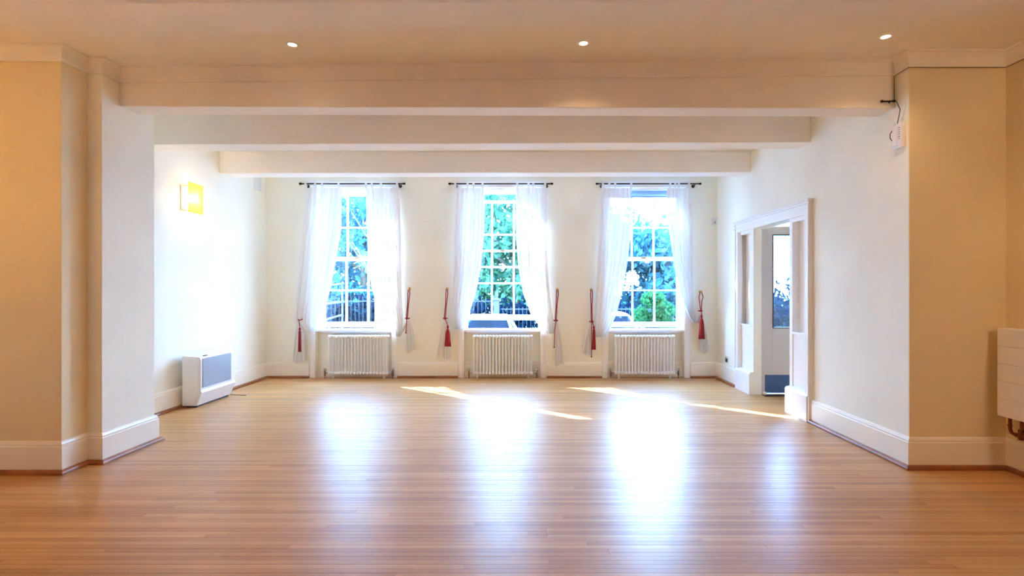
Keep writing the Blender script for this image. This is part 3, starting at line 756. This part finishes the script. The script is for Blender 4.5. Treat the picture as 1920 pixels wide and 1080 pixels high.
# ------------------------------------------------------------------ downlights
def downlight(x, y, label, power=14):
    t = empty('downlight', (x, y, ZC), label, 'downlight', 'small recessed ceiling downlights')
    m = MB(); m.lathe([(0.028, ZC - 0.001), (0.030, ZC - 0.006), (0.046, ZC - 0.004), (0.047, ZC - 0.0005)], (x, y, 0), 'z', 24); obj('rim', m, 'white', t)
    m = MB(); m.lathe([(0.0, ZC - 0.0045), (0.020, ZC - 0.0045), (0.027, ZC - 0.002)], (x, y, 0), 'z', 20); obj('bulb', m, 'spot', t)
    l = bpy.data.lights.new('downlight_lamp', 'SPOT'); l.energy = power; l.color = (1.0, 0.66, 0.38); l.spot_size = radians(125); l.spot_blend = 0.9; l.shadow_soft_size = 0.03
    o = bpy.data.objects.new('downlight_lamp', l); COL.objects.link(o); o.parent = t; o.location = (0, 0, -0.02)
downlight(-1.64, 3.71, 'leftmost of the three recessed ceiling downlights')
downlight(0.384, 3.69, 'middle one of the three recessed ceiling downlights')
downlight(2.41, 3.594, 'rightmost of the three recessed ceiling downlights')
for i, (x, y, f) in enumerate(((XLL, 0.6, 'x'), (XLL, -4.0, 'x'), (XRR, 0.6, '-x'), (XRR, -4.0, '-x'))):  # unseen warm fill lamps, added to brighten the deep beam, ceiling and alcove
    sconce((x, y, 2.1), f, 'added unseen fill lamp on the near %s side wall, %s' % ('right' if x > 0 else 'left', 'level with the camera' if y > 0 else 'far behind the camera'), 250, (1.0, 0.70, 0.44))

# ------------------------------------------------------------------ right-hand panel radiator with copper pipes
t = empty('panel_radiator', (3.38, 3.3, 0.40), 'flat white panel radiator at the right edge of the picture', 'radiator')
m = MB(); m.box(3.345, 3.43, 2.75, 3.79, 0.40, 1.02); obj('body', m, 'white', t, bev=0.004)
for k in range(5):
    m = MB(); m.box(3.335, 3.346, 2.75, 3.79, 0.401 + k * 0.1238, 0.401 + (k + 1) * 0.1238 - 0.0025); obj('front_band', m, 'white', t, bev=0.001)
for y in (3.0, 3.6): m = MB(); m.box(3.43, XRR - 0.002, y, y + 0.03, 0.5, 0.9); obj('wall_bracket', m, 'white', t)
m = MB(); m.tube([(3.385, 3.745, 0.40), (3.385, 3.745, 0.315), (3.385, 3.735, 0.292), (3.385, 3.71, 0.285), (3.385, 3.55, 0.285)], 0.011, 10)
m.tube([(3.385, 3.655, 0.40), (3.385, 3.655, 0.285)], 0.011, 10); m.tube([(3.385, 3.745, 0.345), (3.385, 3.745, 0.335)], 0.015, 10); m.tube([(3.385, 3.70, 0.285), (3.385, 3.69, 0.285)], 0.015, 10)
m.tube([(3.385, 3.66, 0.33), (3.385, 3.66, 0.26)], 0.018, 10); m.tube([(3.385, 3.56, 0.285), (3.385, 3.55, 0.285), (3.385, 3.55, 0.0)], 0.011, 10)
obj('copper_pipe', m, 'copper', t)

# ------------------------------------------------------------------ router and cables by the deep beam
t = empty('router', (2.745, 3.95, 2.43), 'white wireless router with two aerials on the right wall under the beam', 'router')
m = MB(); m.prism([(XR, 2.345), (XR - 0.026, 2.335), (XR - 0.034, 2.36), (XR - 0.034, 2.50), (XR - 0.026, 2.52), (XR, 2.52)], 'y', 3.90, 3.995); obj('body', m, 'plastic', t, bev=0.002)
m = MB(); m.box(XR - 0.0365, XR - 0.033, 3.94, 3.985, 2.36, 2.49); obj('face_plate', m, 'plastic', t)
m = MB()
for k in range(6): m.box(XR - 0.036, XR - 0.0335, 3.910, 3.925, 2.40 + k * 0.016, 2.404 + k * 0.016)
obj('indicator', m, 'dark', t)
m = MB(); m.tube([(XR - 0.028, 3.97, 2.515), (XR - 0.033, 3.97, 2.535), (XR - 0.085, 3.97, 2.60)], [0.006, 0.005, 0.004]); obj('aerial', m, 'plastic', t)
m = MB(); m.tube([(XR - 0.02, 3.93, 2.515), (XR - 0.02, 3.93, 2.535), (XR - 0.015, 3.88, 2.65)], [0.006, 0.005, 0.004]); obj('aerial', m, 'plastic', t)
m = MB()
m.tube([(2.745, 4.005, 2.70), (2.735, 3.96, 2.69), (2.742, 3.93, 2.62), (2.74, 3.94, 2.57), (2.738, 3.955, 2.52)], 0.0028, 6)
m.tube([(2.735, 3.999, 2.49), (2.722, 4.01, 2.46), (2.722, 4.01, 2.43), (2.733, 3.998, 2.40)], 0.0028, 6)
tag(obj('router_cable', m, 'cable_dark'), 'thin dark cable looping from the beam down to the router', 'cable')
zc = ZC - 0.104
m = MB()
m.tube([(XRR - 0.012, 2.5, zc + 0.002), (XRR - 0.012, YR - 0.012, zc), (XR - 0.012, YR - 0.012, zc), (XR - 0.012, 4.0, zc - 0.002), (XR - 0.012, 4.002, zc - 0.10), (XR - 0.010, 4.002, 2.71)], 0.003, 6)
tag(obj('cornice_cable', m, 'cable'), 'grey cable clipped under the cornice round the right-hand corner', 'cable')
m = MB(); m.tube([(2.655, 4.004, 2.705), (2.745, 3.998, 2.705)], 0.006, 8); m.sphere((2.655, 4.0, 2.705), 0.010, 8, 6); m.sphere((2.745, 3.998, 2.705), 0.010, 8, 6)
m.tube([(2.655, 4.005, 2.705), (2.655, 4.02, 2.705)], 0.005); m.tube([(2.71, 4.0, 2.70), (2.71, 4.0, 2.69)], 0.005)
tag(obj('rusty_bracket', m, 'rust'), 'small rusty bar bracket on the right end of the deep beam', 'bracket')

# ------------------------------------------------------------------ small wall fittings
p = P(1340, 415, 7.75)
t = empty('motion_sensor', (p.x, YB, p.z), 'small white motion sensor in the back right corner', 'sensor')
m = MB(); m.prism([(YB, p.z - 0.055), (YB - 0.03, p.z - 0.055), (YB - 0.045, p.z - 0.02), (YB - 0.04, p.z + 0.055), (YB, p.z + 0.055)], 'x', p.x - 0.032, p.x + 0.032); obj('body', m, 'plastic', t, bev=0.004)
m = MB(); m.sphere((p.x, YB - 0.040, p.z - 0.015), 0.018, 10, 6, (1, 0.5, 1)); obj('lens', m, 'grille', t)
m = MB(); m.tube([P(1298, 409, YB - 0.004), P(1334, 409, YB - 0.004), P(1336, 411, YB - 0.004)], 0.0035, 6); tag(obj('sensor_cable', m, 'wall'), 'thin painted cable running from the right window to the sensor', 'cable')
p = P(804, 409.5, YB)
t = empty('blanking_plate', (p.x, YB, p.z), 'painted-over oblong cover plate between left and middle windows', 'cover plate')
m = MB(); m.box(p.x - 0.10, p.x + 0.10, YB - 0.008, YB, p.z - 0.047, p.z + 0.047); obj('plate', m, 'wall', t, bev=0.003)
m = MB()
for s in (-0.085, 0.085): m.lathe([(0.005, YB - 0.008), (0.005, YB - 0.0095), (0.0, YB - 0.0095)], (p.x + s, 0, p.z), 'y', 8)
obj('screw', m, 'wall', t)
p = P(1080, 410, YB)
m = MB(); m.lathe([(0.034, YB), (0.034, YB - 0.010), (0.028, YB - 0.014), (0.02, YB - 0.012), (0.0, YB - 0.012)], (p.x, 0, p.z), 'y', 20)
tag(obj('round_cover', m, 'wall'), 'small round painted cover between middle and right windows', 'cover plate')
yy = 7.12; zz = 2.12
m = MB(); m.lathe([(0.045, XR), (0.045, XR - 0.008), (0.030, XR - 0.016), (0.018, XR - 0.010), (0.0, XR - 0.010)], (0, yy, zz), 'x', 20)
tag(obj('wall_rosette', m, 'trim'), 'small white round boss on the wall left of the door head', 'boss')
t = empty('wall_socket', (XR, 7.38, 0.32), 'white switched socket low on the right wall beside the doorway', 'socket')
m = MB(); m.box(XR - 0.010, XR, 7.335, 7.425, 0.275, 0.365); obj('plate', m, 'plastic', t, bev=0.003)
m = MB(); m.box(XR - 0.030, XR - 0.010, 7.35, 7.39, 0.285, 0.335); obj('plug', m, 'dark', t, bev=0.004)
m = MB(); m.box(XR - 0.014, XR - 0.010, 7.40, 7.415, 0.335, 0.355); obj('switch', m, 'dark', t)
# vent grille high on the left wall near the corner
t = empty('wall_vent', (XL, 7.53, 2.80), 'white louvred vent high on the left wall by the back corner', 'vent')
m = MB(); m.box(XL, XL + 0.008, 7.43, 7.63, 2.69, 2.89); obj('frame', m, 'trim', t, bev=0.002)
for k in range(9):
    m = MB(); z = 2.705 + k * 0.020; m.prism([(XL + 0.008, z), (XL + 0.018, z - 0.004), (XL + 0.018, z), (XL + 0.008, z + 0.006)], 'y', 7.445, 7.615); obj('louvre', m, 'trim', t)

# ------------------------------------------------------------------ outside
GZ = -0.9
m = MB(); m.box(-60, 60, YB + T + 0.1, 90, GZ - 0.3, GZ - 0.02)
struct('ground', m, 'lawn', 'green ground beyond the street', 'ground')
m = MB(); m.box(-40, 40, 10.3, 18.6, GZ - 0.04, GZ); struct('street', m, 'asphalt', 'asphalt street outside the windows', 'street')
m = MB(); m.box(-40, 40, 8.2, 10.3, GZ - 0.04, GZ + 0.10); struct('pavement', m, 'paving', 'paved strip outside the windows', 'pavement')

def leaves(m, c, R, n, size, r, squash=0.8, fill=0.45):
    for _ in range(n):
        d = Vector((r.gauss(0, 1), r.gauss(0, 1), r.gauss(0, 1))).normalized(); k = (fill + (1 - fill) * r.random()) * R
        p = Vector(c) + Vector((d.x * k, d.y * k, d.z * k * squash))
        a = Vector((r.gauss(0, 1), r.gauss(0, 1), r.gauss(0, 0.7))).normalized(); b = a.orthogonal().normalized()
        b = (Matrix.Rotation(r.uniform(0, 6.28), 3, a) @ b); s = size * r.uniform(0.6, 1.3)
        c2 = a.cross(b)
        m.add([p - b * s, p + c2 * s * 0.45, p + b * s, p - c2 * s * 0.45], [(0, 1, 2, 3)])
def tree(x, y, h, R, n, lm, label, seed, trunk=0.16, low=0.3, leaf=0.14, clumps=14, cat='tree', name='tree', gz=GZ):
    r = random.Random(seed)
    t = empty(name, (x, y, gz), label, cat)
    m = MB(); top = gz + h * 0.75
    m.tube([(x, y, gz - 0.02), (x + 0.05, y, gz + h * 0.2), (x - 0.06, y, gz + h * 0.45), (x, y, top)], [trunk, trunk * 0.8, trunk * 0.6, trunk * 0.2], 8)
    for k in range(5):
        a = r.uniform(0, 6.28); z = gz + h * r.uniform(0.35, 0.6)
        m.tube([(x, y, z), (x + cos(a) * R * 0.4, y + sin(a) * R * 0.4, z + h * 0.12), (x + cos(a) * R * 0.75, y + sin(a) * R * 0.75, z + h * 0.25)], [trunk * 0.4, trunk * 0.25, trunk * 0.08], 6)
    obj('trunk', m, 'bark', t)
    m = MB()
    for k in range(clumps):
        a = r.uniform(0, 6.28); q = sqrt(r.random()) * R * 0.75; z = gz + h * (low + (0.92 - low) * r.random())
        leaves(m, (x + cos(a) * q, y + sin(a) * q, z), R * r.uniform(0.3, 0.5), n // clumps, leaf, r)
    o = obj('crown', m, lm, t); o['kind'] = 'stuff'
    return t
G_ = [(-11.5, 27, 8.5, 3.6, 'leaf_dark', 'dark spreading tree far beyond the street, seen by the left window frame'),
      (-7.4, 24, 7.2, 3.0, 'leaf_dark', 'dark tree beyond the railings, in the left panes of the left window'),
      (-3.6, 26, 8.6, 3.4, 'leaf_mid', 'leafy tree standing left of the gate pier in the middle window'),
      (-0.6, 24, 7.8, 3.0, 'leaf_mid', 'light green tree filling the middle window'),
      (3.0, 27, 6.4, 3.4, 'leaf_dark', 'dark tree behind the right edge of the middle window'),
      (6.2, 26, 5.9, 3.0, 'leaf_dark', 'dark tree filling the lower panes of the right window'),
      (8.3, 28, 5.2, 2.3, 'leaf_mid', 'low tree beyond the right window'),
      ]
for k, (x, y, h, R, lm, lab) in enumerate(G_):
    tree(x, y, h, R, 5200, lm, lab, 20 + k, trunk=0.22, low=0.16, leaf=0.20, clumps=26)
tree(-4.4, 16.0, 5.4, 1.3, 1500, 'leaf_mid', 'slim young street tree with a pale trunk in the left window', 50, trunk=0.10, low=0.55, leaf=0.09, clumps=9)
tree(-3.6, 13.2, 7.6, 1.9, 2600, 'leaf_dark', 'thick-trunked tree rising in the right panes of the left window', 78, trunk=0.30, low=0.62, leaf=0.11, clumps=12)
tree(-6.3, 14.2, 12.0, 0.95, 3600, 'leaf_dark', 'tall slender tree added unseen behind the leftmost curtain to shade the right wall', 77, trunk=0.12, low=0.68, leaf=0.10, clumps=16)  # unseen tree, added so its crown cuts the sun splash beside the doorway
# boxy hedge behind the railings hides the trunks
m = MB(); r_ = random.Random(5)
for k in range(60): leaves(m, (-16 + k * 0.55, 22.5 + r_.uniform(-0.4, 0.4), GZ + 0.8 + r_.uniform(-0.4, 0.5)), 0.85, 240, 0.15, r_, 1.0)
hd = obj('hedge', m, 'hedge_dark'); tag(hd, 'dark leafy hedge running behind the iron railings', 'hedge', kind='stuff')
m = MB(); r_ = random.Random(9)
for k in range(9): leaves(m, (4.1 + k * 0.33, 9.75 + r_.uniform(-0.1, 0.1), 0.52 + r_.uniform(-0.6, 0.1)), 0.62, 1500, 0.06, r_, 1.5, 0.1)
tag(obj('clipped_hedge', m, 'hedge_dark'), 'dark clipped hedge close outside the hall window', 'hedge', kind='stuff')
# bright shrub in front of the right window
tree(2.44, 10.4, 2.12, 0.42, 2300, 'leaf_light', 'bright green bushy shrub just outside the right window', 61, trunk=0.03, low=0.45, leaf=0.055, clumps=16, cat='shrub', name='shrub', gz=GZ + 0.10)

# iron railings with a stone gate pier
fence = empty('railing', (-4, 20.2, GZ), 'dark iron railings across the street in the middle window', 'railing')
m = MB(); m.box(-9.0, -1.35, 20.18, 20.22, 0.80, 0.84); m.box(-9.0, -1.35, 20.18, 20.22, GZ + 0.15, GZ + 0.19); obj('rail', m, 'iron', fence)
m = MB(); m.box(-1.02, 7.5, 20.18, 20.22, 0.50, 0.54); m.box(-1.02, 7.5, 20.18, 20.22, GZ + 0.15, GZ + 0.19); obj('rail', m, 'iron', fence)
for x0, n, top in ((-8.95, 50, 1.02), (-0.95, 55, 0.62)):
    bm_ = MB(); bm_.tube([(0, 0, GZ), (0, 0, top - 0.08), (0, 0, top)], [0.012, 0.012, 0.002], 6); me = bm_.mesh('bar', 'iron')
    for k in range(n):
        o = bpy.data.objects.new('bar', me); COL.objects.link(o); o.parent = fence; o.location = (x0 + k * 0.15 + 4, 0, -GZ)
t = empty('gate_pier', (-1.19, 20.2, GZ), 'stone gate pier with a pointed finial between the railings', 'gate pier')
m = MB(); m.box(-1.29, -1.09, 20.1, 20.3, GZ, 0.86); obj('shaft', m, 'stone', t, bev=0.01)
m = MB(); m.box(-1.34, -1.04, 20.05, 20.35, 0.86, 0.92); m.lathe([(0.09, 0.92), (0.05, 0.95), (0.03, 0.98), (0.07, 1.03), (0.075, 1.07), (0.03, 1.14), (0.0, 1.24)], (-1.19, 20.2, 0), 'z', 12); obj('finial', m, 'stone', t)

# cars
def car(x, y, paint, label, flip=1):
    """seen end-on, nose towards the building (-y)"""
    t = empty('car', (x, y, GZ), label, 'car')
    W = 0.86; z0 = GZ + 0.20
    def ring(yy, pts): return [(x + a, y + yy, GZ + b) for a, b in pts]
    def loft(m, rings):
        n = len(rings[0]); vs = [p for r in rings for p in r]
        fs = [(i * n + k, i * n + (k + 1) % n, (i + 1) * n + (k + 1) % n, (i + 1) * n + k) for i in range(len(rings) - 1) for k in range(n)]
        fs += [tuple(range(n)), tuple((len(rings) - 1) * n + k for k in reversed(range(n)))]; m.add(vs, fs, False)
    def sec(wb, wt, zb, zt): return [(-wb * 0.92, zb), (wb * 0.92, zb), (wb, zb + 0.12), (wb, (zb + zt) / 2), (wt, zt - 0.05), (wt * 0.93, zt), (-wt * 0.93, zt), (-wt, zt - 0.05), (-wb, (zb + zt) / 2), (-wb, zb + 0.12)]
    m = MB(); loft(m, [ring(-2.0, sec(0.70, 0.66, 0.28, 0.62)), ring(-1.85, sec(0.84, 0.78, 0.20, 0.76)), ring(-1.0, sec(0.87, 0.80, 0.18, 0.93)), ring(1.1, sec(0.87, 0.82, 0.18, 0.96)), ring(1.8, sec(0.85, 0.78, 0.22, 0.92)), ring(1.95, sec(0.76, 0.70, 0.3, 0.80))])
    obj('body', m, paint, t)
    # roof on four pillars
    m = MB(); loft(m, [ring(-0.42, [(-0.52, 1.36), (0.52, 1.36), (0.60, 1.38), (0.50, 1.41), (-0.50, 1.41), (-0.60, 1.38)]), ring(-0.1, [(-0.56, 1.40), (0.56, 1.40), (0.62, 1.42), (0.5, 1.47), (-0.5, 1.47), (-0.62, 1.42)]), ring(0.9, [(-0.56, 1.39), (0.56, 1.39), (0.61, 1.41), (0.5, 1.46), (-0.5, 1.46), (-0.61, 1.41)]), ring(1.3, [(-0.5, 1.34), (0.5, 1.34), (0.57, 1.36), (0.48, 1.39), (-0.48, 1.39), (-0.57, 1.36)])])
    obj('roof', m, paint, t)
    for s in (-1, 1):
        m = MB(); m.tube([(x + s * 0.79, y - 1.05, GZ + 0.92), (x + s * 0.585, y - 0.42, GZ + 1.38)], 0.035, 6); m.tube([(x + s * 0.79, y + 1.5, GZ + 0.94), (x + s * 0.56, y + 1.28, GZ + 1.36)], 0.045, 6); m.tube([(x + s * 0.81, y + 0.25, GZ + 0.94), (x + s * 0.62, y + 0.25, GZ + 1.40)], 0.03, 6)
        obj('pillar', m, paint, t)
        m = MB(); m.add([(x + s * 0.80, y - 0.98, GZ + 0.93), (x + s * 0.80, y + 1.45, GZ + 0.93), (x + s * 0.59, y + 1.2, GZ + 1.38), (x + s * 0.60, y - 0.38, GZ + 1.38)], [(0, 1, 2, 3)]); obj('side_glass', m, 'screen', t)
        m = MB(); m.sphere((x + s * 0.93, y - 0.75, GZ + 0.98), 0.10, 10, 6, (1, 0.6, 0.7)); m.tube([(x + s * 0.93, y - 0.75, GZ + 0.94), (x + s * 0.80, y - 0.78, GZ + 0.93)], 0.02); obj('mirror', m, paint, t)
        for yy in (-1.35, 1.30):
            m = MB(); a, b = sorted((x + s * 0.66, x + s * 0.88)); m.lathe([(0.0, a), (0.24, a), (0.30, a + 0.02), (0.31, (a + b) / 2), (0.30, b - 0.02), (0.24, b), (0.0, b)], (0, y + yy, GZ + 0.31), 'x', 20); obj('wheel', m, 'tyre', t)
        m = MB(); m.sphere((x + s * 0.60, y - 1.86, GZ + 0.62), 0.12, 10, 6, (1.3, 0.6, 0.6)); obj('headlamp', m, 'white', t)
    m = MB(); m.add([(x - 0.77, y - 1.04, GZ + 0.93), (x + 0.77, y - 1.04, GZ + 0.93), (x + 0.57, y - 0.42, GZ + 1.38), (x - 0.57, y - 0.42, GZ + 1.38)], [(0, 1, 2, 3)]); obj('windscreen', m, 'screen', t)
    m = MB(); m.add([(x - 0.76, y + 1.52, GZ + 0.94), (x + 0.76, y + 1.52, GZ + 0.94), (x + 0.54, y + 1.30, GZ + 1.36), (x - 0.54, y + 1.30, GZ + 1.36)], [(0, 1, 2, 3)]); obj('rear_window', m, 'screen', t)
    for s in (-0.38, 0.38):
        m = MB(); m.box(x + s - 0.24, x + s + 0.24, y + 0.1, y + 0.24, GZ + 0.5, GZ + 1.08); m.box(x + s - 0.13, x + s + 0.13, y + 0.12, y + 0.22, GZ + 1.12, GZ + 1.28); obj('seat', m, 'seat', t, bev=0.03)
    return t
car(-1.12, 14.6, 'carwhite', 'white car parked outside, nose to the middle window')
car(2.45, 16.5, 'carwhite', 'pale car half hidden by the curtain, left of the shrub in the right window')

# pale sloping stair rails outside the left window
t = empty('stair_rail', (-4.6, 12.0, GZ), 'pale sloping handrails on posts outside the left window', 'stair rail')
for px0, py0, px1, py1 in ((604, 538, 645, 531), (604, 571, 645, 566), (604, 602, 643, 590)):
    m = MB(); m.tube([P(px0, py0, 12.0), P(px1, py1, 12.0)], 0.022, 8); obj('rail', m, 'stone', t)
for px0 in (606, 641):
    a = P(px0, 531, 12.0); m = MB(); m.tube([(a.x, 12.03, GZ), (a.x, 12.03, a.z)], 0.018, 8); obj('post', m, 'stone', t)
